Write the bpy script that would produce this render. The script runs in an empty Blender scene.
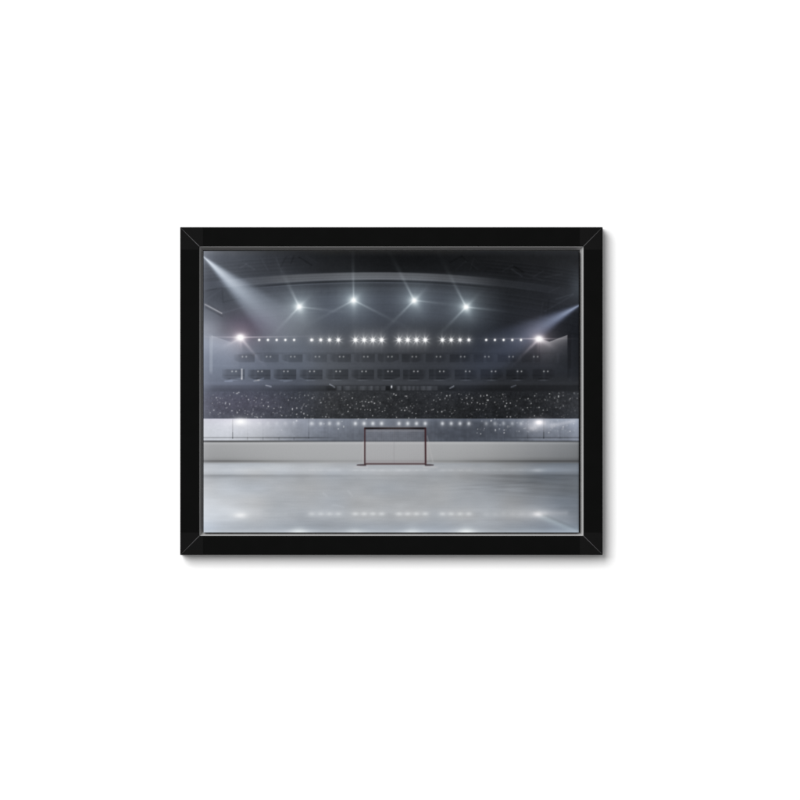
import numpy as np

# ---------------------------------------------------------------- the printed picture
# colours of the flat print, worked out by formula on a fine grid (0-255 display values)
PX0, PX1, PY0, PY1 = 203.5, 579.5, 250.0, 532.2      # print area in layout millimetres

def paint_print(nx, ny):
    x = np.linspace(PX0, PX1, nx)[None, :].repeat(ny, 0).astype(np.float32)
    y = np.linspace(PY0, PY1, ny)[:, None].repeat(nx, 1).astype(np.float32)
    rng = np.random.default_rng(7)

    def sst(a, b, v):
        t = np.clip((v - a) / (b - a), 0, 1)
        return t * t * (3 - 2 * t)

    def table(cols, rows, vals):
        vals = np.array(vals, float); cols = np.array(cols, float); rows = np.array(rows, float)
        ix = np.clip(np.searchsorted(cols, x) - 1, 0, len(cols) - 2)
        iy = np.clip(np.searchsorted(rows, y) - 1, 0, len(rows) - 2)
        tx = np.clip((x - cols[ix]) / (cols[ix + 1] - cols[ix]), 0, 1)
        ty = np.clip((y - rows[iy]) / (rows[iy + 1] - rows[iy]), 0, 1)
        tx = 0.5 * tx + 0.5 * tx * tx * (3 - 2 * tx); ty = 0.5 * ty + 0.5 * ty * ty * (3 - 2 * ty)
        return (vals[iy, ix] * (1 - tx) * (1 - ty) + vals[iy, ix + 1] * tx * (1 - ty)
                + vals[iy + 1, ix] * (1 - tx) * ty + vals[iy + 1, ix + 1] * tx * ty)

    def noise(sx, sy, seed):
        r = np.random.default_rng(seed)
        gx = (x - PX0) / sx; gy = (y - PY0) / sy
        W = int((PX1 - PX0) / sx) + 3; H = int((PY1 - PY0) / sy) + 3
        g = r.uniform(-1, 1, (H, W))
        ix = gx.astype(int); iy = gy.astype(int); tx = gx - ix; ty = gy - iy
        tx = tx * tx * (3 - 2 * tx); ty = ty * ty * (3 - 2 * ty)
        return (g[iy, ix] * (1 - tx) * (1 - ty) + g[iy, ix + 1] * tx * (1 - ty)
                + g[iy + 1, ix] * (1 - tx) * ty + g[iy + 1, ix + 1] * tx * ty)

    def band(lo, hi, v, s=0.5):                       # 1 between lo and hi with soft edges
        return sst(-s, s, v - lo) * sst(-s, s, hi - v)

    def window(xa, xb, ya, yb):
        i0 = int(np.clip((xa - PX0) / (PX1 - PX0) * (nx - 1), 0, nx)); i1 = int(np.clip((xb - PX0) / (PX1 - PX0) * (nx - 1) + 2, 0, nx))
        j0 = int(np.clip((ya - PY0) / (PY1 - PY0) * (ny - 1), 0, ny)); j1 = int(np.clip((yb - PY0) / (PY1 - PY0) * (ny - 1) + 2, 0, ny))
        return (slice(j0, j1), slice(i0, i1))

    def seg(x0, y0, x1, y1, w):                       # soft line segment
        dx, dy = x1 - x0, y1 - y0; L2 = dx * dx + dy * dy
        out = np.zeros_like(x)
        sl = window(min(x0, x1) - 4 * w, max(x0, x1) + 4 * w, min(y0, y1) - 4 * w, max(y0, y1) + 4 * w)
        X, Y = x[sl], y[sl]
        t = np.clip(((X - x0) * dx + (Y - y0) * dy) / L2, 0, 1)
        d = np.hypot(X - x0 - t * dx, Y - y0 - t * dy)
        out[sl] = np.exp(-(d / w) ** 2)
        return out

    COL = [204, 225, 250, 275, 300, 330, 360, 390, 420, 450, 480, 510, 540, 565, 579]
    ROW = [251, 257, 270, 283, 300, 315, 330, 345, 360, 372, 384, 390, 404, 418.4]
    up = table(COL, ROW, [
        [115, 92, 74, 58, 45, 40, 38, 36, 36, 36, 38, 40, 44, 48, 48],
        [100, 84, 72, 56, 42, 32, 25, 21, 21, 24, 27, 31, 34, 40, 42],
        [80, 78, 70, 60, 46, 34, 27, 23, 22, 24, 25, 28, 34, 44, 50],
        [70, 70, 74, 74, 68, 62, 60, 62, 62, 58, 46, 34, 38, 46, 54],
        [72, 72, 76, 84, 84, 78, 76, 72, 72, 66, 52, 38, 40, 50, 50],
        [95, 78, 78, 92, 92, 84, 76, 70, 70, 66, 54, 40, 40, 38, 34],
        [128, 92, 80, 90, 88, 80, 74, 68, 62, 56, 46, 40, 40, 34, 31],
        [140, 134, 100, 88, 82, 76, 72, 66, 60, 54, 44, 42, 44, 38, 32],
        [125, 126, 112, 98, 86, 76, 71, 64, 56, 52, 46, 44, 44, 40, 34],
        [120, 120, 110, 98, 84, 74, 66, 60, 54, 52, 48, 44, 44, 42, 38],
        [114, 112, 104, 90, 78, 70, 62, 58, 54, 54, 48, 44, 44, 46, 46],
        [96, 88, 86, 74, 60, 52, 46, 44, 42, 42, 38, 38, 40, 46, 52],
        [92, 86, 82, 76, 62, 48, 42, 40, 38, 38, 36, 36, 40, 50, 58],
        [90, 82, 80, 72, 60, 48, 42, 40, 37, 37, 34, 34, 38, 48, 56]])
    # tint: how blue each spot is
    cool = table(COL, ROW, [
        [.10] * 5 + [.02] * 5 + [.10] * 5,
        [.14] * 5 + [.12] * 5 + [.10] * 5,
        [.14] * 5 + [.12] * 5 + [.12] * 5,
        [.16] * 5 + [.16] * 5 + [.14] * 5,
        [.16] * 5 + [.20] * 5 + [.16] * 5,
        [.14] * 5 + [.20] * 5 + [.20] * 5,
        [.12] * 5 + [.16] * 5 + [.22] * 5,
        [.16] * 5 + [.12] * 5 + [.20] * 5,
        [.18] * 5 + [.12] * 5 + [.18] * 5,
        [.18] * 5 + [.12] * 5 + [.18] * 5,
        [.18] * 5 + [.10] * 5 + [.12] * 5,
        [.18] * 5 + [.08] * 5 + [.12] * 5,
        [.15] * 5 + [.06] * 5 + [.10] * 5,
        [.15] * 5 + [.08] * 5 + [.14] * 5])

    up *= 1 - .08 * (1 - sst(325, 350, y)) * sst(225, 270, x)

    # --- roof: arched beam, trusses, faint ribs
    arc = 4.6e-4 * (x - 378) ** 2 * np.where(x > 378, 1.0, 0.72)
    fadeL = sst(222, 300, x); fadeR = 1 - sst(440, 535, x)
    bandL = table([204, 250, 300, 350, 380, 420, 460, 500, 579], [250, 533],
                  [[6, 24, 56, 68, 72, 64, 46, 14, 0]] * 2)
    m = band(272.1 + arc, 279.6 + arc, y, 0.7)
    stripe = 1 + 0.05 * np.sin((y - arc) * 2.6)
    up = up * (1 - m * 0.45 * fadeL * fadeR) + m * bandL * stripe
    cool = cool * (1 - 0.45 * m * fadeL * fadeR)
    dk = band(280.1 + arc * 1.1, 281.9 + arc * 1.1, y, 0.8) * sst(230, 290, x) * (1 - sst(470, 510, x))
    up = up * (1 - 0.34 * dk)
    up += 17 * band(282.0 + arc * 1.15, 282.8 + arc * 1.15, y, 0.8) * sst(240, 300, x) * (1 - sst(380, 440, x))
    up *= 1 - 0.14 * band(283.6 + arc, 286.2 + arc, y, 1.2) * sst(260, 330, x) * (1 - sst(470, 520, x))
    for k, off in enumerate((12, 17, 23, 30, 38)):
        up += (2.6 - 0.3 * k) * band(272 + arc * 1.2 + off, 273.4 + arc * 1.2 + off, y, 1.0) * sst(215, 260, x)
        up -= 2.2 * band(274 + arc * 1.2 + off, 275 + arc * 1.2 + off, y, 1.0) * sst(215, 260, x)
    for k in range(5):                                 # purlins over the arch
        yy = 254 + 3.6 * k + arc * 0.9
        side = sst(470, 500, x) + (1 - sst(270, 320, x))
        up += 2.6 * band(yy, yy + 1.0, y, 0.8) * side - 3 * band(yy + 1.3, yy + 2.2, y, 0.8) * side
    trs = [(294, 256, 291, 263, -7), (299, 257, 312, 265, -8), (306, 256, 318, 263, 3), (276, 258, 282, 272, 6),
           (286, 257, 280, 268, -6), (240, 268, 246, 264, 6), (246, 264, 254, 269, 6), (262, 260, 268, 270, 5),
           (450, 262, 462, 256, -5), (462, 256, 474, 268, -5), (456, 270, 466, 261, 4), (466, 261, 478, 269, 5),
           (470, 270, 474, 258, 4), (512, 269, 522, 276, 11), (514, 266, 524, 272, -8), (503, 271, 513, 265, 5),
           (534, 276, 543, 271, 6), (545, 277, 562, 274, 6), (524, 272, 543, 281, 4),
           (549, 292, 560, 287, 4), (556, 299, 573, 294, 9), (545, 311, 573, 295, 6), (543, 302, 540, 318, 3),
           (549, 300, 547, 316, -3), (206, 291, 221, 287, -7), (222, 288, 223, 302, -7), (207, 299, 222, 289, 4),
           (208, 303, 221, 312, -7), (224, 302, 240, 298, -6), (222, 313, 244, 307, 6)]
    for a in trs:
        up += a[4] * seg(*a[:4], 0.9)
    for xx in range(300, 344, 7):                      # faint hanging ribs
        up -= 2.0 * np.exp(-((x - xx) / 0.8) ** 2) * band(286, 296, y, 2)

    # --- the two tiers of boxes
    amp = table([204, 230, 260, 300, 350, 420, 500, 540, 579], [250, 533], [[.05, .16, .24, .27, .26, .26, .24, .20, .05]] * 2)
    tilt = (x - 391) / 190.0
    def tier(y0, y1, xs, first, last, lift):
        nonlocal up, cool
        for i, c in enumerate(xs):
            p = xs[1] - xs[0]
            near = (np.abs(x - c) < p)
            cx = c - 1.0 + (1.8 if lift == 0 else 0.6) * (c - 391) / -160.0 - (.8 if lift == 0 else .4)
            l, r = cx - p * 0.5 + 1.0, cx + p * 0.5 - 1.0
            if c < 385: lft = .35 * sst(l, l + 1.4, x) + .65 * sst(l + 1, l + 7, x + (y - y0) * 0.25)
            else: lft = sst(l, l + 1.4, x)
            if c > 395: rgt = 1 - .35 * sst(r - 1.4, r, x) - .65 * sst(r - 6, r - 1, x - (y - y0) * 0.2)
            else: rgt = 1 - sst(r - 1.2, r, x)
            yb = y1 - 1.8 * ((x - cx) / (p * .5)) ** 2 * (0.0) 
            wob = 1.3 * np.sin(c * 2.3)
            yb = yb - np.clip((l + 6 + wob - x) / 6, 0, 1) * 2.2 * (c < 395) - np.clip((x - r + 6 - wob) / 6, 0, 1) * 2.2 * (c > 385)
            mk = lft * rgt * band(y0 + .35 * wob * .5, yb, y, 0.9) * near * (1 + .18 * np.clip((x - cx) / p * (1 if c < 391 else -1), -.5, .5))
            grad = 0.72 + 0.28 * np.clip((y1 - y) / (y1 - y0), 0, 1)
            up = up * (1 - amp * (1.08 if lift else .86) * (1 + .22 * np.sin(c * 1.7)) * mk * grad)
            mid = band(cx - 4 - lift, cx + 5 - lift, x, 3.0)
            if lift:                                    # curved lip seen below the lower tier
                q = 0.9 * ((x - cx) / (p * .5)) ** 2
                up = up + near * (19 * mid * np.exp(-((y - 380.4 - q) / 0.7) ** 2))
                up = up * (1 - 0.20 * near * mid * np.exp(-((y - 378.9) / 0.9) ** 2))
                up = up * (1 - 0.10 * mk * np.exp(-((y - 375.5) / 0.8) ** 2))
    pa = [244.3 + 24.28 * i for i in range(13)]
    pb = [234.0 + 25.98 * i for i in range(13)]
    tier(354.3, 362.3, pa, 0, 12, 0)
    tier(369.6, 379.6, pb, 0, 12, 1)
    for i in range(14):                                # pillars
        xa = 231.8 + 24.28 * i + (7.2 if i < 7 else 10.4 if i > 8 else 9); xb = 221 + 25.98 * i + (8.4 if i < 6 else 6 if i < 9 else 11)
        up += (6 if xa > 240 else 0) * np.exp(-((x - xa) / 1.5) ** 2) * band(353.5, 363, y, 1)
        up += (7 if xb > 240 else 0) * np.exp(-((x - xb) / 1.4) ** 2) * band(369, 381, y, 1)
    up *= 1 - 0.10 * band(352.6, 354.4, y, .8) * sst(236, 250, x) * (1 - sst(545, 560, x))
    up += 3 * np.exp(-((y - 366) / 1.6) ** 2) * (1 - sst(552, 566, x))
    up += 3.5 * np.exp(-((y - 383) / 1.2) ** 2)
    up += 95 * np.exp(-((x - 241.8) / 0.85) ** 2) * band(368.8, 379.8, y, .5)
    up += 22 * seg(231, 379.2, 241.5, 378.6, .8) + 26 * seg(254, 381.3, 259, 380.6, .8) + 34 * seg(258, 380, 263.5, 378.5, .8)
    up += 24 * seg(225, 381.4, 232, 381.4, .8) + 18 * seg(284, 381.6, 292, 380.6, .8)
    # --- press strip under the boxes
    strip = band(386.2, 390.2, y, .7)
    up *= 1 - (.07 + .13 * sst(285, 325, x)) * band(385.5, 391, y, 1.0) * sst(206, 214, x)
    wn = noise(2.1, 40, 21)
    wnd = (band(336, 385.5, x, 1) + band(396.5, 438, x, 1)) * strip
    up += wnd * (13 + 20 * wn * 1.2 + 8 * sst(344, 356, x) * (1 - sst(426, 434, x)))
    up *= 1 - 0.35 * strip * (band(385.5, 390, x, .7) + band(326, 336, x, 2) * .6 + band(446, 456, x, 2) * .5)
    for a in [(329.5, 384.6, 334.5, 387.2, 62), (450, 388, 453.8, 386.3, 75), (511.5, 387, 516, 385.6, 44), (266, 385.6, 271, 386.6, 60)]:
        up += a[4] * seg(*a[:4], 0.65)
    up += 190 * np.exp(-(((x - 391.5) / .75) ** 2 + ((y - 386.8) / 1.2) ** 2))

    # --- crowd grain
    inc = sst(389.5, 392.5, y)
    up += inc * (4.5 * noise(1.5, 1.5, 3) + 3.5 * noise(4, 3, 4) + 3 * noise(14, 8, 5) + 4 * noise(.9, .9, 6))
    up += (1 - inc) * (0.8 * noise(3, 3, 8) + 1.1 * noise(18, 6, 9))
    up += 1.3 * noise(1.3, 1.3, 33)
    up = np.clip(up, 6, 250)
    cool = cool * (1 - .75 * sst(115, 150, up) * sst(230, 240, x))

    # --- glass boards, white boards, ice
    R2 = [418.5, 423, 429, 437, 440.4]
    glass = table(COL, R2, [
        [208, 214, 208, 182, 150, 132, 126, 122, 112, 100, 100, 116, 150, 160, 172],
        [206, 214, 210, 184, 152, 128, 120, 112, 100, 84, 78, 100, 152, 152, 166],
        [204, 210, 200, 176, 144, 120, 108, 104, 92, 78, 74, 88, 128, 132, 156],
        [202, 206, 192, 164, 134, 110, 98, 98, 88, 76, 76, 82, 116, 122, 146],
        [206, 208, 194, 166, 136, 112, 100, 100, 92, 82, 82, 92, 128, 134, 156]])
    glass += 3.2 * noise(2.4, 2.0, 11) * (1 - sst(205, 240, x) * 0 ) + 2.5 * noise(1.2, 18, 12) * sst(260, 330, x) + 4 * noise(4.5, 3.5, 31) * sst(240, 330, x) + 2 * noise(30, 3, 13)
    boards = table(COL, [442, 446, 456, 459.3, 461.0, 463.5], [
        [168, 170, 172, 173, 172, 171, 172, 170, 170, 170, 166, 158, 148, 140, 132],
        [158, 162, 165, 168, 169, 169, 169, 168, 167, 166, 162, 152, 141, 131, 124],
        [153, 156, 161, 165, 167, 167, 167, 166, 164, 162, 156, 146, 134, 124, 118],
        [144, 146, 154, 160, 163, 164, 164, 163, 160, 156, 146, 134, 118, 110, 104],
        [106, 108, 120, 134, 144, 152, 153, 152, 146, 138, 118, 100, 84, 80, 78],
        [150, 158, 162, 164, 165, 165, 165, 164, 160, 156, 144, 130, 116, 112, 110]])
    ice = table(COL, [463, 466, 470, 473.4, 475.5, 480, 490, 500, 510, 520, 526, 532.5], [
        [170, 174, 178, 176, 172, 170, 168, 168, 164, 158, 148, 132, 118, 114, 116],
        [186, 190, 190, 188, 182, 178, 178, 176, 172, 166, 156, 146, 134, 128, 126],
        [192, 194, 196, 192, 188, 184, 184, 182, 174, 168, 162, 152, 150, 140, 136],
        [184, 184, 184, 182, 178, 174, 174, 172, 166, 160, 150, 136, 124, 120, 120],
        [158, 156, 158, 162, 162, 164, 166, 166, 160, 152, 140, 118, 102, 98, 100],
        [180, 176, 172, 168, 166, 163, 164, 162, 160, 154, 144, 124, 108, 104, 108],
        [196, 192, 184, 174, 169, 166, 166, 165, 164, 162, 154, 138, 122, 112, 112],
        [206, 200, 188, 176, 172, 170, 170, 169, 169, 168, 164, 150, 134, 120, 116],
        [212, 206, 192, 176, 172, 172, 172, 172, 171, 172, 170, 160, 146, 128, 120],
        [206, 198, 184, 174, 166, 164, 166, 166, 165, 168, 168, 154, 142, 134, 124],
        [198, 186, 176, 170, 162, 158, 161, 163, 164, 166, 168, 156, 144, 140, 136],
        [190, 182, 178, 182, 180, 172, 172, 174, 178, 182, 176, 162, 156, 154, 152]])
    streak = 1.5 * noise(22, 1.4, 14) + 1.6 * noise(50, 3.5, 15) + 1.5 * noise(7, 1.0, 16) + 3.4 * noise(24, 8, 17) + 2.4 * noise(11, 4.5, 32)
    ice += streak
    # skate lines sweeping over the right of the ice
    for k in range(9):
        yy = 471.5 + 2.6 * k + 0.06 * (x - 470) + 4.2e-4 * (k - 2) * (x - 470) * 3
        ice += (-4.5 if k % 2 else 4.5) * np.exp(-((y - yy) / 0.6) ** 2) * sst(455, 500, x) * (1 - .5 * sst(560, 580, x))
    for k in range(4):
        yy = 492 - 1.8 * k - 0.05 * (x - 450)
        ice += (-4 if k % 2 else 3) * np.exp(-((y - yy) / 0.7) ** 2) * sst(430, 470, x) * (1 - sst(520, 550, x))
    ice += 7 * np.exp(-((y - 476.0) / 1.3) ** 2) * -1 * (1 - sst(300, 480, x) * .8)
    for (x0, y0, x1, y1, a) in [(333, 505, 343, 507, 5), (323, 493, 326, 496, 6), (348, 491, 352, 496, 6)]:
        ice += a * seg(x0, y0, x1, y1, 1.2)

    L = up
    s1 = sst(418.0, 419.0, y); s2 = sst(440.9, 442.1, y); s3 = sst(462.0, 464.0, y)
    L = L * (1 - s1) + glass * s1
    L = L * (1 - s2) + boards * s2
    L = L * (1 - s3) + ice * s3
    cl = cool
    cl = cl * (1 - s1) + (0.05 + 0.08 * sst(250, 330, x) + 0.04 * band(430, 520, x, 20)) * s1
    cl = cl * (1 - s2) + (0.012 + .02 * sst(480, 579, x)) * s2
    icec = 0.035 + 0.05 * sst(505, 560, x) + 0.015 * np.clip(noise(26, 14, 19), -1, 1) + 0.03 * sst(516, 530, y)
    cl = cl * (1 - s3) + icec * s3
    # lines on the boards
    ends = (1 - sst(270, 330, x)) + sst(510, 545, x)
    L = L - 62 * np.exp(-((y - 437.6) / .62) ** 2) * np.clip((1 - sst(280, 335, x)) + .6 * sst(500, 545, x), 0, 1)
    L = L - 20 * np.exp(-((y - 437.6) / .6) ** 2) * band(300, 330, x, 10)
    kl = table(COL, [250, 533], [[128, 126, 112, 84, 56, 34, 24, 22, 18, 12, 14, 24, 50, 56, 62]] * 2)
    L = L - kl * np.exp(-((y - 441.2) / .95) ** 2)
    L = L + 10 * np.exp(-((y - 443.2) / .9) ** 2)
    for xx, a in ((232.6, 72), (308.8, 26), (543.6, 46), (247.5, 10), (263, 9), (470, 5), (500, 5), (528, 12), (560, 14)):
        L = L - a * np.exp(-((x - xx) / .5) ** 2) * band(419, 438.8, y, .5) * (0.55 + .45 * (y > 432))
    for xx in (247.5, 263, 279, 294):
        L = L - 26 * np.exp(-((x - xx) / .5) ** 2) * band(437.4, 440, y, .5) * (1 - s2)
    L = L - 22 * np.exp(-((y - 418.2) / .5) ** 2) * sst(330, 360, x) * 0
    # dim edges of the print
    L = L * (1 - 0.16 * np.exp(-((x - PX1) / 1.6) ** 2))

    cl = cl * (1 - .18 * (1 - s2))
    gk = -.02 + .08 * s2
    rgb = np.stack([L * (1 - (.45 + .1 * s2) * cl), L * (1 + gk * cl), L * (1 + .86 * cl)], -1)
    warm = np.zeros_like(L)
    warm += 0.10 * np.exp(-(((x - 250) / 26) ** 2 + ((y - 326) / 14) ** 2)) + 0.05 * np.exp(-(((x - 240) / 60) ** 2 + ((y - 404) / 16) ** 2))
    rgb[..., 1] *= 1 - warm
    rgb = np.clip(rgb, 0, 255)

    def screen(g, col=(1, 1, 1)):                      # lighten towards white
        nonlocal rgb
        g = np.clip(g, 0, 1)
        for c in range(3):
            rgb[..., c] = 255 - (255 - rgb[..., c]) * (1 - g * col[c])

    def gauss(cx, cy, sx, sy):
        out = np.zeros_like(x)
        sl = window(cx - 3.2 * sx, cx + 3.2 * sx, cy - 3.2 * sy, cy + 3.2 * sy)
        out[sl] = np.exp(-(((x[sl] - cx) / sx) ** 2 + ((y[sl] - cy) / sy) ** 2))
        return out

    def spot(cx, cy, sx, sy, a, col=(1, 1, 1)):        # one soft dot, worked out only where it shows
        nonlocal rgb
        sl = window(cx - 3.2 * sx, cx + 3.2 * sx, cy - 3.2 * sy, cy + 3.2 * sy)
        g = np.clip(a * np.exp(-(((x[sl] - cx) / sx) ** 2 + ((y[sl] - cy) / sy) ** 2)), 0, 1)
        for c in range(3):
            rgb[sl + (c,)] = 255 - (255 - rgb[sl + (c,)]) * (1 - g * col[c])

    # --- wedge panels at both sides
    def poly_under(pts):
        return np.interp(x, [p[0] for p in pts], [p[1] for p in pts])
    ytl = poly_under([(211, 335.4), (231, 342.2), (237, 339.5), (242, 338)])
    screen(0.20 * sst(-.6, .6, y - ytl) * band(211.5, 239, x, 1.2) * np.exp(-np.clip(y - ytl, 0, 99) / 13), (.9, .92, 1))
    screen(0.16 * band(209.3, 212.4, x, .5) * band(336, 373, y, 3), (.9, .95, 1))
    ytr = poly_under([(538, 338), (549.3, 341.8), (567.2, 335.2)])
    screen(0.42 * sst(-.6, .6, y - ytr) * band(540, 567.4, x, .7) * np.exp(-np.clip(y - ytr, 0, 99) / 7.5), (1, .98, 1))
    rgb *= (1 - 0.18 * band(567.6, 571, x, .8) * band(334, 378, y, 4))[..., None]
    screen(.5 * seg(205, 304.4, 221.5, 313.2, .75) * .75, (1, .98, 1))
    rgb *= (1 - .18 * seg(206, 307.5, 222, 316, 1.0))[..., None]

    # --- spotlight beams
    def beam(ox, oy, ang, a0, a1, reach, amp, col, soft=1.0, dark=0):
        d = np.hypot(x - ox, y - oy); th = np.degrees(np.arctan2(y - oy, x - ox))
        dth = (th - ang + 180) % 360 - 180
        lo, hi = a0, a1
        sd = np.degrees(soft / np.maximum(d, 1)) + 2.2
        m = sst(-sd, sd, dth + lo) * sst(-sd, sd, hi - dth)
        core = 0.55 + 0.45 * np.exp(-(dth / 6.5) ** 2)
        screen(amp * m * core * np.exp(-(d / reach) ** 1.7) * sst(0, 2.0, d), col)
    beam(201.5, 254.8, 43.5, 12.0, 9.5, 92, .62, (.80, .88, 1), 1.3)
    beam(201.5, 254.8, 43, 8, 6, 50, .50, (.88, .94, 1), 1.0)
    beam(198.5, 252, 40, 13, 17, 150, .11, (.85, .93, 1), 4)
    beam(583.5, 302.8, 149.5, 9, 12, 66, .44, (.72, .78, 1), 1.5)
    beam(583.5, 302.8, 151, 6, 6, 36, .30, (.80, .90, 1), 1.0)
    beam(583.5, 302.8, 149, 9, 13, 140, .12, (.55, .68, 1), 4)
    screen(.10 * np.exp(-(((x - 579) / 9) ** 2 + ((y - 288) / 14) ** 2)), (.8, .92, 1))
    screen(.13 * np.exp(-np.clip(x - 204, 0, 99) / 5.0), (.88, .9, 1))
    screen(.16 * np.exp(-(((x - 212) / 13) ** 2 + ((y - 328) / 22) ** 2)), (.85, .9, 1))

    # --- big roof lamps
    def star(cx, cy, core, rays, glow, amp, col=(.84, .95, 1)):
        d = np.hypot(x - cx, y - cy)
        screen(amp * np.exp(-d / (glow * 1.15)) + .035 * np.exp(-(d / 24) ** 2), col)
        th = np.degrees(np.arctan2(y - cy, x - cx))
        for (ang, ln, w, a) in rays:
            dx, dy = np.cos(np.radians(ang)), np.sin(np.radians(ang))
            t = (x - cx) * dx + (y - cy) * dy; p = np.abs(-(x - cx) * dy + (y - cy) * dx)
            screen(a * (t > 0) * np.exp(-(p / (w * (.62 + .6 * np.clip(t / ln, 0, 2)))) ** 2) * (.95 * np.exp(-np.clip(t, 0, 999) / (.42 * ln)) + .25 * np.exp(-(np.clip(t, 0, 999) / (1.35 * ln)) ** 1.6)), (.88, .96, 1))
        screen(1.0 * np.exp(-(d / core) ** 2.4), (1, 1, 1))
        screen(.62 * np.exp(-(d / (core * 2.1)) ** 2), (.93, 1, 1))
    star(299.3, 306.7, 2.2, [(-116, 20, 1.5, .50), (133, 18, 1.3, .50), (7, 24, 1.1, .34), (-45, 9, 1.6, .40), (70, 9, 3, .3), (180, 8, 2.5, .25)], 8.5, .62)
    star(353.5, 300.2, 2.2, [(-91, 26, 1.2, .42), (152, 24, 1.2, .34), (27, 28, 1.2, .38), (88, 12, 2.5, .34), (-45, 8, 2, .25), (180, 8, 3, .2)], 9.0, .60)
    star(414.2, 300.4, 2.1, [(-117, 24, 1.4, .46), (135, 21, 1.3, .46), (6, 24, 1.0, .32), (-45, 10, 1.6, .38), (62, 10, 3, .3), (180, 9, 3, .2)], 8.5, .60)
    star(466.2, 307.0, 2.2, [(-117, 24, 1.4, .48), (134, 20, 1.3, .46), (6, 20, 1.1, .42), (-45, 10, 1.6, .38), (66, 10, 3, .3), (185, 9, 3, .22)], 8.8, .60)
    # warm side lamps
    def side(cx, cy, rays, amp):
        d = np.hypot(x - cx, y - cy)
        screen(amp * np.exp(-d / 9.0), (1, .88, .93))
        screen(.9 * np.exp(-(((x - cx) / 5.5) ** 2 + ((y - cy) / 3.6) ** 2)), (1, .95, .97))
        for (ang, ln, w, a) in rays:
            dx, dy = np.cos(np.radians(ang)), np.sin(np.radians(ang))
            t = (x - cx) * dx + (y - cy) * dy; p = np.abs(-(x - cx) * dy + (y - cy) * dx)
            screen(a * (t > 0) * np.exp(-(p / w) ** 2) * np.exp(-(np.clip(t, 0, 999) / ln) ** 1.2), (1, .92, .97))
        screen(1.0 * np.exp(-(((x - cx) / 2.9) ** 2 + ((y - cy) / 2.6) ** 2) ** 1.3), (1, 1, 1))
    side(240.3, 337.4, [(-1, 30, .7, .55), (181, 20, .8, .4), (50, 14, 1.6, .55), (150, 9, 2.2, .45), (88, 7, 1.8, .6)], .55)
    side(538.8, 338.8, [(0, 15, .7, .5), (180, 22, .7, .5), (134, 12, 1.5, .6), (30, 8, 2.2, .5), (92, 6, 1.8, .5)], .48)

    # --- row of lamps and their reflections
    g1 = [259.2 + 8.75 * i for i in range(5)]; g2 = [311.7 + 8.8 * i for i in range(4)]; g3 = [355.2 + 8.77 * i for i in range(4)]
    g4 = [399 + 8.75 * i for i in range(4)]; g5 = [442.5 + 8.83 * i for i in range(4)]; g6 = [486.4 + 8.72 * i for i in range(5)]
    def rowlamp(cx, sz, ray, gl):
        cy = 340.0
        sl = window(cx - 16, cx + 16, cy - 16, cy + 16)
        X, Y = x[sl] - cx, y[sl] - cy
        d = np.hypot(X, Y); th = np.arctan2(Y, X)
        r = ray * np.abs(np.cos(4 * (th + .20))) ** 5 * np.exp(-(d / (1.75 * sz)) ** 1.7)
        r = r + .30 * ray * np.exp(-(X / .8) ** 2) * np.exp(-np.abs(Y) / (2.0 * sz))
        g = np.clip(r + gl * np.exp(-d / (1.5 * sz)), 0, 1) * (d < 15)
        g = 1 - (1 - g) * (1 - np.exp(-(d / sz) ** 3))
        rgb[sl] = 255 - (255 - rgb[sl]) * (1 - g[..., None])
    for c in g1 + g6: rowlamp(c, 1.22, 0, .22)
    for c, z in zip(g2, (1.45, 1.55, 1.65, 1.8)): rowlamp(c, z, .18 + (z - 1.45) * 1.1, .45)
    for c, z in zip(g5, (1.85, 1.75, 1.65, 1.55)): rowlamp(c, z, .25 + (z - 1.5) * 1.0, .48)
    for c in g3: rowlamp(c, 2.0, .62, .55)
    for c in g4: rowlamp(c, 2.0, .62, .55)
    screen(.10 * band(352, 385, x, 6) * np.exp(-((y - 340) / 9) ** 2) + .09 * band(396, 428, x, 6) * np.exp(-((y - 340) / 9) ** 2))
    for c, a in [(c, .20) for c in g1] + [(c, .62) for c in g2] + [(c, .85) for c in g3 + g4] + [(c, .80) for c in g5] + [(c, .42) for c in g6]:
        spot(c, 423.4, 1.6, 1.8, .80 * a, (.95, .97, 1)); spot(c, 423.4, 3.4, 3.4, .22 * a)
        spot(c + .2, 470.3, 3.4, 1.1, .14 * a)
        spot(c, 514, 3.2, 1.8, .42 * a * (1 if a > .5 else .45), (.97, 1, 1)); spot(c, 514, 6, 5, .12 * a)
    screen(.75 * gauss(240.5, 421.4, 6, 3.2) + .25 * gauss(240, 423, 15, 6))
    screen(.80 * gauss(539, 422.2, 4.2, 2.6) + .40 * gauss(538, 424, 13, 6) + .22 * seg(552, 425.5, 574, 421, 2.2), (1, .97, 1))
    screen(.30 * gauss(533, 428, 5, 3) , (1, .97, 1))
    screen(.50 * gauss(240.5, 515.4, 6.5, 2.8) + .20 * gauss(238, 514, 18, 7))
    screen(.50 * gauss(538.5, 514.2, 5.5, 2.8) + .30 * gauss(534, 514, 18, 6) + .14 * seg(546, 513.2, 566, 513.2, 2.6), (1, .98, .99))
    screen(.20 * gauss(537.5, 470.5, 6, 1.8) + .12 * gauss(241, 470.5, 14, 1.8))
    screen(.16 * seg(541, 516, 581, 534, 3.2), (.75, .95, 1))
    screen(.12 * gauss(560, 520, 16, 5), (.9, .95, 1))
    rgb *= (1 - .10 * np.exp(-(((x - 560) / 20) ** 2 + ((y - 522 - (x - 560) * .42) / 1.8) ** 2)) * (y > 505))[..., None] * 1.0
    for c, a in ((299, .42), (355, .26), (412, .30), (466.5, .52)):
        screen(a * gauss(c, 531.8, 11, 2.3) + .5 * a * gauss(c, 531, 7, 5), (.93, 1, 1))
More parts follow.
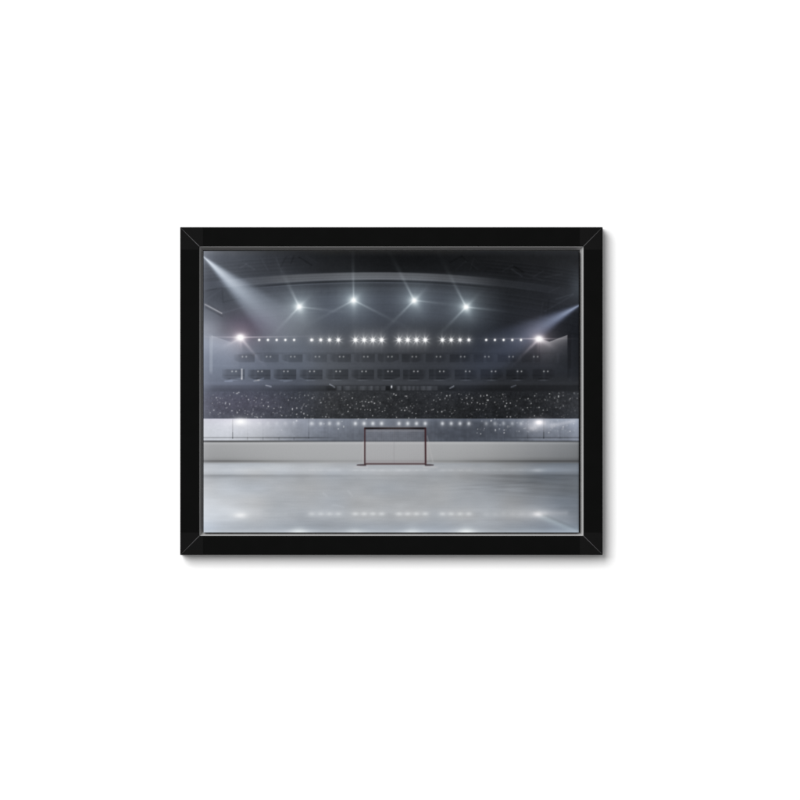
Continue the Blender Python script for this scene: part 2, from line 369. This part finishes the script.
    screen(.12 * np.exp(-((y - 531.5) / 1.5) ** 2), (.9, 1, 1))
    # little twin lamps in the boxes
    for c in pa[:6] + pa[6:]:
        for o in (-1.9, 1.9): spot(c + o, 356.8, .8, .85, .40)
    for c in pb:
        for o in (-1.95, 1.95): spot(c + o, 371.5, .8, .85, .48)

    # --- crowd flashes
    T = [(200, [(130,140),(162,145),(240,122),(268,100),(290,107),(298,105),(310,98),(335,127),(370,127),(388,155),(433,163),(452,143),(98,185),(157,177),(203,187),(236,195),(236,188),(208,223),(315,240),(298,260),(255,245),(360,245),(380,275),(415,272),(508,205),(547,210),(545,178),(592,226),(648,217),(585,260),(617,263),(740,236),(740,228),(775,225),(708,160),(735,140),(765,143),(655,283),(690,285),(775,273),(510,275),(440,293),(455,293),(490,293),(80,260),(160,262),(110,240),(495,155),(205,178)]),
         (290, [(118,122),(148,122),(178,143),(265,143),(20,235),(20,227),(55,222),(92,228),(130,208),(55,272),(90,255),(112,268),(140,280),(330,217),(352,200),(446,155),(412,145),(497,143),(460,197),(530,190),(463,250),(560,175),(575,170),(603,172),(628,178),(650,172),(660,174),(675,185),(582,205),(592,206),(565,232),(597,238),(642,242),(642,234),(620,235),(675,133),(785,147),(712,222),(738,250),(760,225),(758,243),(720,180),(660,283),(415,275),(285,293),(310,298),(258,293),(245,180),(480,220)]),
         (390, [(30,110),(48,120),(122,127),(133,128),(95,165),(132,218),(92,240),(118,242),(165,208),(180,220),(178,263),(208,268),(290,250),(335,238),(345,236),(352,230),(382,255),(415,252),(440,240),(435,285),(480,290),(495,268),(520,243),(400,155),(440,147),(388,140),(455,125),(480,122),(552,110),(612,122),(635,112),(615,143),(657,143),(578,155),(727,122),(727,130),(752,127),(777,120),(785,160),(700,180),(720,190),(745,187),(770,197),(655,180),(620,188),(695,235),(350,160),(412,100),(703,392),(757,387),(698,423),(727,430),(52,298),(150,303),(205,303)]),
         (485, [(18,122),(48,135),(145,115),(28,160),(20,160),(80,177),(150,170),(135,147),(163,205),(163,212),(205,183),(175,185),(258,165),(282,147),(347,148),(397,125),(370,185),(342,220),(432,218),(117,222),(250,205),(305,235),(465,240),(497,240),(518,135),(516,108),(557,143),(588,126),(588,134),(482,158),(568,218),(600,225),(627,207),(712,102),(745,108),(738,145),(682,147),(178,293),(205,293),(395,285),(80,310),(105,315),(50,325),(85,396),(85,404),(118,390),(155,400),(155,422),(315,388),(275,410),(510,420),(680,410),(710,350),(625,375)]),
         (290, [(428,368),(428,376),(415,330),(385,390),(270,350),(180,308),(118,303),(545,310),(610,310),(50,325)]), (200, [(460,300),(775,325),(750,335),(655,400),(465,318)])]
    for ox, pts in T:
        for (u, v) in pts:
            a = rng.uniform(.24, .64); w = rng.uniform(.48, .72)
            spot(ox + u / 8, 380 + v / 8, w, w * rng.uniform(.8, 1.2), a)
    for _ in range(420):
        cx, cy = rng.uniform(205, 578), rng.uniform(392, 418)
        spot(cx, cy, .7, .7, rng.uniform(.04, .20))
    for _ in range(70):
        cx, cy = rng.uniform(480, 577), rng.uniform(420, 432)
        spot(cx, cy, .8, .8, rng.uniform(.05, .15))

    # --- the goal in front of it all
    def ink(m, col):
        nonlocal rgb
        m = np.clip(m, 0, 1)[..., None]
        rgb = rgb * (1 - m) + np.array(col, float) * m
    net = band(365.5, 425, x, .4) * band(429.3, 463, y, .4)
    ink(.08 * net, (168, 160, 164))
    ink(.035 * net * (.5 + .5 * np.cos(x * 2 * np.pi / 2.15)), (200, 196, 200))
    ink(.02 * net * (.5 + .5 * np.cos(y * 2 * np.pi / 2.2)), (205, 200, 205))
    ink(.16 * seg(394, 430, 394, 463, .6), (120, 115, 120))
    ink(.20 * band(366, 425, x, .5) * np.exp(-((y - 430.7) / .8) ** 2), (185, 178, 178))
    ink(.30 * net * sst(459.5, 461.5, y), (158, 148, 152))
    ink(.30 * seg(363.4, 442, 363.0, 462, .8) + .35 * seg(427.2, 443, 427.6, 460, .8), (196, 190, 188))
    ink(.28 * seg(427.2, 436, 433.0, 462, .7), (188, 186, 186)); ink(.14 * seg(363.5, 440, 359, 463, .6), (185, 182, 182))
    ink(.25 * seg(364, 426.6, 426, 426.6, .8), (150, 146, 150))
    yb = np.interp(x, [365, 395, 426], [428.0, 427.6, 428.5])
    dkb = .5 + .5 * sst(372, 392, x) * (1 - sst(405, 418, x))
    bar = band(364.2, 426.0, x, .4) * np.exp(-(np.abs(y - 428.2) / 1.05) ** 2.6)
    for c, v0, v1 in ((0, 26, 66), (1, 21, 57), (2, 23, 57)):
        rgb[..., c] = rgb[..., c] * (1 - .95 * bar) + .95 * bar * (v0 + (v1 - v0) * (dkb - .5) * 1.2)
    ink(.92 * band(427.6, 465.0, y, .4) * np.exp(-(np.abs(x - 364.7) / .78) ** 2.2), (58, 34, 37))
    ink(.95 * band(427.6, 465.0, y, .4) * np.exp(-(np.abs(x - 425.5 - (y - 445) * .008) / .95) ** 2.2), (56, 31, 35))
    ink(.85 * band(364.5, 426, x, .4) * np.exp(-(np.abs(y - 463.9) / .9) ** 2.2), (72, 52, 54))
    ink(.92 * band(356.6, 366, x, .8) * np.exp(-(np.abs(y - 465.0) / np.interp(x, [356, 361, 366], [.5, .9, 1.0])) ** 2.2), (62, 50, 54))
    ink(.92 * band(425, 433.8, x, .8) * np.exp(-(np.abs(y - 465.0) / np.interp(x, [425, 430, 434], [1.0, .9, .5])) ** 2.2), (58, 48, 52))
    ink(.3 * band(353, 437, x, 3) * np.exp(-((y - 467.2) / 1.0) ** 2) * ((x < 368) | (x > 423)), (205, 200, 200))
    return np.clip(rgb, 3, 255)
import bpy, bmesh, math
from mathutils import Vector

S = 0.001                                             # layout millimetres to metres
def P(x, y, h):                                       # layout x right, y down, h out from the wall
    return Vector(((x - 400) * S, -h * S, (400 - y) * S))

scene = bpy.context.scene
col = scene.collection

def material(name, rgb, rough=0.6, spec=0.3, metallic=0.0):
    m = bpy.data.materials.new(name); m.use_nodes = True
    b = m.node_tree.nodes['Principled BSDF']
    b.inputs['Base Color'].default_value = (*rgb, 1); b.inputs['Roughness'].default_value = rough
    b.inputs['Specular IOR Level'].default_value = spec; b.inputs['Metallic'].default_value = metallic
    return m, b

def mesh_obj(name, bm, mat, parent=None, smooth=False):
    me = bpy.data.meshes.new(name); bmesh.ops.recalc_face_normals(bm, faces=bm.faces); bm.to_mesh(me); bm.free()
    me.materials.append(mat)
    if smooth: me.polygons.foreach_set('use_smooth', [True] * len(me.polygons))
    o = bpy.data.objects.new(name, me); col.objects.link(o)
    if parent: o.parent = parent
    return o

# ---------------------------------------------------------------- materials
m_wall, b = material('white_wall_paint', (0.80, 0.80, 0.80), 0.9, 0.1)
nt = m_wall.node_tree
n = nt.nodes.new('ShaderNodeTexNoise'); n.inputs['Scale'].default_value = 900; n.inputs['Detail'].default_value = 4
tc = nt.nodes.new('ShaderNodeTexCoord'); bp = nt.nodes.new('ShaderNodeBump'); bp.inputs['Strength'].default_value = 0.05; bp.inputs['Distance'].default_value = 0.0003
nt.links.new(tc.outputs['Object'], n.inputs['Vector']); nt.links.new(n.outputs['Fac'], bp.inputs['Height']); nt.links.new(bp.outputs['Normal'], b.inputs['Normal'])

m_frame, b = material('black_lacquer', (0.004, 0.004, 0.004), 0.6, 0.006)
nt = m_frame.node_tree                                # lacquer: faint mottling, the four corner blocks a touch greyer
tc = nt.nodes.new('ShaderNodeNewGeometry'); sx = nt.nodes.new('ShaderNodeSeparateXYZ'); nt.links.new(tc.outputs['Position'], sx.inputs[0])
def mathn(op, a, c):
    k = nt.nodes.new('ShaderNodeMath'); k.operation = op
    for i, v in enumerate((a, c)):
        if v is None: continue
        if isinstance(v, (int, float)): k.inputs[i].default_value = v
        else: nt.links.new(v, k.inputs[i])
    return k.outputs[0]
ax = mathn('ABSOLUTE', mathn('SUBTRACT', sx.outputs[0], (391.4 - 400) * S), None)
az = mathn('ABSOLUTE', mathn('SUBTRACT', sx.outputs[2], (400 - 391.05) * S), None)
corner = mathn('MULTIPLY', mathn('GREATER_THAN', ax, 0.1885), mathn('GREATER_THAN', az, 0.1415))
nz = nt.nodes.new('ShaderNodeTexNoise'); nz.inputs['Scale'].default_value = 60; nz.inputs['Detail'].default_value = 6
nt.links.new(tc.outputs['Position'], nz.inputs['Vector'])
mix = nt.nodes.new('ShaderNodeMix'); mix.data_type = 'RGBA'
mix.inputs['A'].default_value = (0.0030, 0.0031, 0.0030, 1); mix.inputs['B'].default_value = (0.0062, 0.0062, 0.0062, 1)
f = mathn('ADD', mathn('MULTIPLY', corner, 0.8), mathn('MULTIPLY', mathn('SUBTRACT', nz.outputs['Fac'], 0.35), 0.35))
cl = nt.nodes.new('ShaderNodeClamp'); nt.links.new(f, cl.inputs[0]); nt.links.new(cl.outputs[0], mix.inputs['Factor'])
nt.links.new(mix.outputs['Result'], b.inputs['Base Color'])

m_edge, _ = material('black_edge', (0.0015, 0.0015, 0.0015), 0.5, 0.02)
m_seam, _ = material('grey_mitre_filler', (0.065, 0.065, 0.067), 0.6, 0.1)
m_lip, b = material('satin_silver_slip', (0.46, 0.46, 0.46), 0.6, 0.1)
nt = m_lip.node_tree; n = nt.nodes.new('ShaderNodeTexNoise'); n.inputs['Scale'].default_value = 700; r = nt.nodes.new('ShaderNodeValToRGB')
r.color_ramp.elements[0].color = (0.42, 0.42, 0.425, 1); r.color_ramp.elements[1].color = (0.49, 0.49, 0.485, 1)
tcx = nt.nodes.new('ShaderNodeTexCoord'); nt.links.new(tcx.outputs['Object'], n.inputs['Vector'])
nt.links.new(n.outputs['Fac'], r.inputs[0]); nt.links.new(r.outputs[0], b.inputs['Base Color'])
m_back, _ = material('grey_board_edge', (0.06, 0.06, 0.062), 0.8, 0.1)

# ---------------------------------------------------------------- wall
bm = bmesh.new()
for a, c in ((-2600, -2200), (3400, -2200), (3400, 3000), (-2600, 3000)): bm.verts.new(P(a, c, 0))
bm.faces.new(bm.verts)
wall = mesh_obj('wall', bm, m_wall); wall['kind'] = 'structure'
wall['label'] = 'plain bright white wall behind the framed picture'

# ---------------------------------------------------------------- framed picture
X0, X1, Y0, Y1 = 180.1, 602.7, 227.1, 555.0
H = 20.0                                              # frame depth
root = bpy.data.objects.new('framed_picture', None); col.objects.link(root)
root.location = (0, 0, 0); root.empty_display_size = .05
root['label'] = 'black framed landscape print of an ice rink with a hockey goal on a white wall'
root['category'] = 'framed picture'

RW = 19.2; LW = 3.0
def ring_pt(side, d, t, h):
    """a point d in from the outer edge of one side, at its start (t=0) or end (t=1) mitre"""
    l, r_, tp, bt = X0 + d, X1 - d, Y0 + d, Y1 - d
    c = {'top': ((l, tp), (r_, tp)), 'right': ((r_, tp), (r_, bt)), 'bottom': ((r_, bt), (l, bt)), 'left': ((l, bt), (l, tp))}[side][t]
    return c, h
G = 0.42                                              # half of the mitre gap
def rail_mesh(side, prof, gap):
    bm = bmesh.new(); rows = []
    along = {'top': (1, 0), 'right': (0, 1), 'bottom': (-1, 0), 'left': (0, -1)}[side]
    for t in (0, 1):
        row = []
        for d, h in prof:
            (cx, cy), hh = ring_pt(side, d, t, h)
            s = 1 if t == 0 else -1
            g = gap if d > 1.2 else 0.01
            row.append(bm.verts.new(P(cx + along[0] * g * s, cy + along[1] * g * s, hh)))
        rows.append(row)
    k = len(prof)
    for i in range(k):
        j = (i + 1) % k
        bm.faces.new((rows[0][i], rows[0][j], rows[1][j], rows[1][i]))
    bm.faces.new(rows[0]); bm.faces.new(rows[1][::-1])
    return bm
rail_prof = [(0, 0.4), (0, H - 1.0), (0.25, H - 0.35), (0.8, H), (1.3, H), (RW - 0.5, H), (RW - 0.12, H - 0.2), (RW, H - 0.6), (RW, 1.0), (RW - 5, 1.0), (RW - 5, 0.4)]
lip_prof = [(RW, H - 2.6), (RW + 0.15, H - 2.8), (RW + LW - .3, H - 11.2), (RW + LW, H - 11.6), (RW + LW, H - 13), (RW, H - 13)]
for side in ('top', 'right', 'bottom', 'left'):
    rail = mesh_obj('frame_rail', rail_mesh(side, rail_prof, G), m_frame, root)
    rail.data.materials.append(m_edge)
    for p in rail.data.polygons:                      # the turned-down outer and inner edges are bare black
        if abs(p.normal.y) < 0.97: p.material_index = 1
    lip = mesh_obj('inner_slip', rail_mesh(side, lip_prof, 0.02), m_lip, rail)
    lip['label'] = 'narrow silver slip sloping in to the print along the %s rail' % side
    rail['label'] = 'black mitred rail along the %s of the frame' % side

# mitre seams: thin grey filler strips in the gaps
for (cx, cy, sx_, sy_) in ((X0, Y0, 1, 1), (X1, Y0, -1, 1), (X1, Y1, -1, -1), (X0, Y1, 1, -1)):
    bm = bmesh.new()
    def q(d, o, h): return P(cx + sx_ * (d + o), cy + sy_ * (d - o), h)
    a, e, w = 1.3, RW - 0.02, G * 0.5 + .02
    lo = [bm.verts.new(q(a, -w, 1)), bm.verts.new(q(e, -w, 1)), bm.verts.new(q(e, w, 1)), bm.verts.new(q(a, w, 1))]
    hi = [bm.verts.new(q(a, -w, H - .12)), bm.verts.new(q(e, -w, H - .12)), bm.verts.new(q(e, w, H - .12)), bm.verts.new(q(a, w, H - .12))]
    bm.faces.new(hi); bm.faces.new(lo[::-1])
    for i in range(4): bm.faces.new((lo[i], lo[(i + 1) % 4], hi[(i + 1) % 4], hi[i]))
    seam = mesh_obj('mitre_seam', bm, m_seam, root)

# backing panel, with the print sheet floating just inside the slip
def box(x0, x1, y0, y1, h0, h1):
    bm = bmesh.new()
    v = [[bm.verts.new(P(a, c, h)) for a, c in ((x0, y0), (x1, y0), (x1, y1), (x0, y1))] for h in (h0, h1)]
    bm.faces.new(v[0]); bm.faces.new(v[1][::-1])
    for i in range(4): bm.faces.new((v[0][i], v[0][(i + 1) % 4], v[1][(i + 1) % 4], v[1][i]))
    return bm
HP = 17.0
QX0, QX1, QY0, QY1 = PX0, 578.8, 250.9, 532.5         # trimmed sheet
bmx = box(X0 + RW - 1, X1 - RW + 1, Y0 + RW - 1, Y1 - RW + 1, 4.0, 6.0)
back = mesh_obj('backing_board', bmx, m_back, root)
mesh_obj('mounting_panel', box(QX0 + .1, QX1 - .1, QY0 + .1, QY1 - .1, 6.0, HP - .3), m_back, root)

nx, ny = 2 * 462, 2 * 347
im = paint_print(nx, ny) / 255.0
lin = np.where(im <= 0.04045, im / 12.92, ((im + 0.055) / 1.055) ** 2.4)
ILLUM = 1.42                                          # light that falls on the sheet; ink reflects the rest
PAPER = 0.80
ink_ = np.clip(lin / ILLUM, 0.0015, PAPER)
gx = np.linspace(QX0, QX1, nx); gy = np.linspace(QY0, QY1, ny)
# look the colours up at the trimmed sheet's own points
fx = np.clip(((gx - PX0) / (PX1 - PX0) * (nx - 1)).round().astype(int), 0, nx - 1)
fy = np.clip(((gy - PY0) / (PY1 - PY0) * (ny - 1)).round().astype(int), 0, ny - 1)
ink_ = ink_[np.ix_(fy, fx)]
co = np.zeros((ny, nx, 3), np.float32)
co[..., 0] = (gx[None, :] - 400) * S; co[..., 1] = -HP * S; co[..., 2] = (400 - gy[:, None]) * S
idx = np.arange(nx * ny, dtype=np.int32).reshape(ny, nx)
quads = np.stack([idx[1:, :-1], idx[1:, 1:], idx[:-1, 1:], idx[:-1, :-1]], -1).reshape(-1)
nf = (nx - 1) * (ny - 1)
me = bpy.data.meshes.new('picture_print')
me.vertices.add(nx * ny); me.vertices.foreach_set('co', co.reshape(-1))
me.loops.add(nf * 4); me.loops.foreach_set('vertex_index', quads)
me.polygons.add(nf); me.polygons.foreach_set('loop_start', np.arange(0, nf * 4, 4, dtype=np.int32))
me.update(calc_edges=True)
at = me.attributes.new('ink', 'FLOAT_COLOR', 'POINT')
rgba = np.ones((nx * ny, 4), np.float32); rgba[:, :3] = ink_.reshape(-1, 3)
at.data.foreach_set('color', rgba.reshape(-1))
m_print, b = material('printed_paper', (0.5, 0.5, 0.5), 0.85, 0.0)
nt = m_print.node_tree; a = nt.nodes.new('ShaderNodeAttribute'); a.attribute_name = 'ink'
gr = nt.nodes.new('ShaderNodeTexNoise'); gr.inputs['Scale'].default_value = 1400; gr.inputs['Detail'].default_value = 2
tcp = nt.nodes.new('ShaderNodeTexCoord'); nt.links.new(tcp.outputs['Object'], gr.inputs['Vector'])
mp = nt.nodes.new('ShaderNodeMapRange'); mp.inputs['To Min'].default_value = 0.93; mp.inputs['To Max'].default_value = 1.07
nt.links.new(gr.outputs['Fac'], mp.inputs['Value'])
vm = nt.nodes.new('ShaderNodeVectorMath'); vm.operation = 'SCALE'
nt.links.new(a.outputs['Color'], vm.inputs[0]); nt.links.new(mp.outputs['Result'], vm.inputs['Scale'])
nt.links.new(vm.outputs[0], b.inputs['Base Color'])
me.materials.append(m_print)
pr = bpy.data.objects.new('picture_print', me); col.objects.link(pr); pr.parent = root
pr['label'] = 'flat print of a dark arena with roof spotlights, crowd, white boards, ice and a hockey goal'

# ---------------------------------------------------------------- light
w = bpy.data.worlds.new('World'); scene.world = w; w.use_nodes = True
bg = w.node_tree.nodes['Background']; bg.inputs['Color'].default_value = (1, 1, 1, 1); bg.inputs['Strength'].default_value = 0.42
ld = bpy.data.lights.new('studio_softbox', 'AREA'); ld.shape = 'RECTANGLE'; ld.size = 4.0; ld.size_y = 4.2
lo = bpy.data.objects.new('studio_softbox', ld); col.objects.link(lo)
lo.location = (-2.55, -6.0, 2.6)
d = Vector((0, 0, 0)) - lo.location
lo.rotation_euler = d.to_track_quat('-Z', 'Y').to_euler()
ld.energy = 640

# ---------------------------------------------------------------- camera
cd = bpy.data.cameras.new('camera'); cam = bpy.data.objects.new('camera', cd); col.objects.link(cam)
D = 4.0
cam.location = (0, -(D + H * S), 0); cam.rotation_euler = (math.radians(90), 0, 0)
cd.sensor_width = 36; cd.lens = 36 * D / (800 * S); cd.clip_end = 50
scene.camera = cam
scene.view_settings.view_transform = 'Standard'; scene.view_settings.look = 'None'
scene.view_settings.exposure = 0; scene.view_settings.gamma = 1
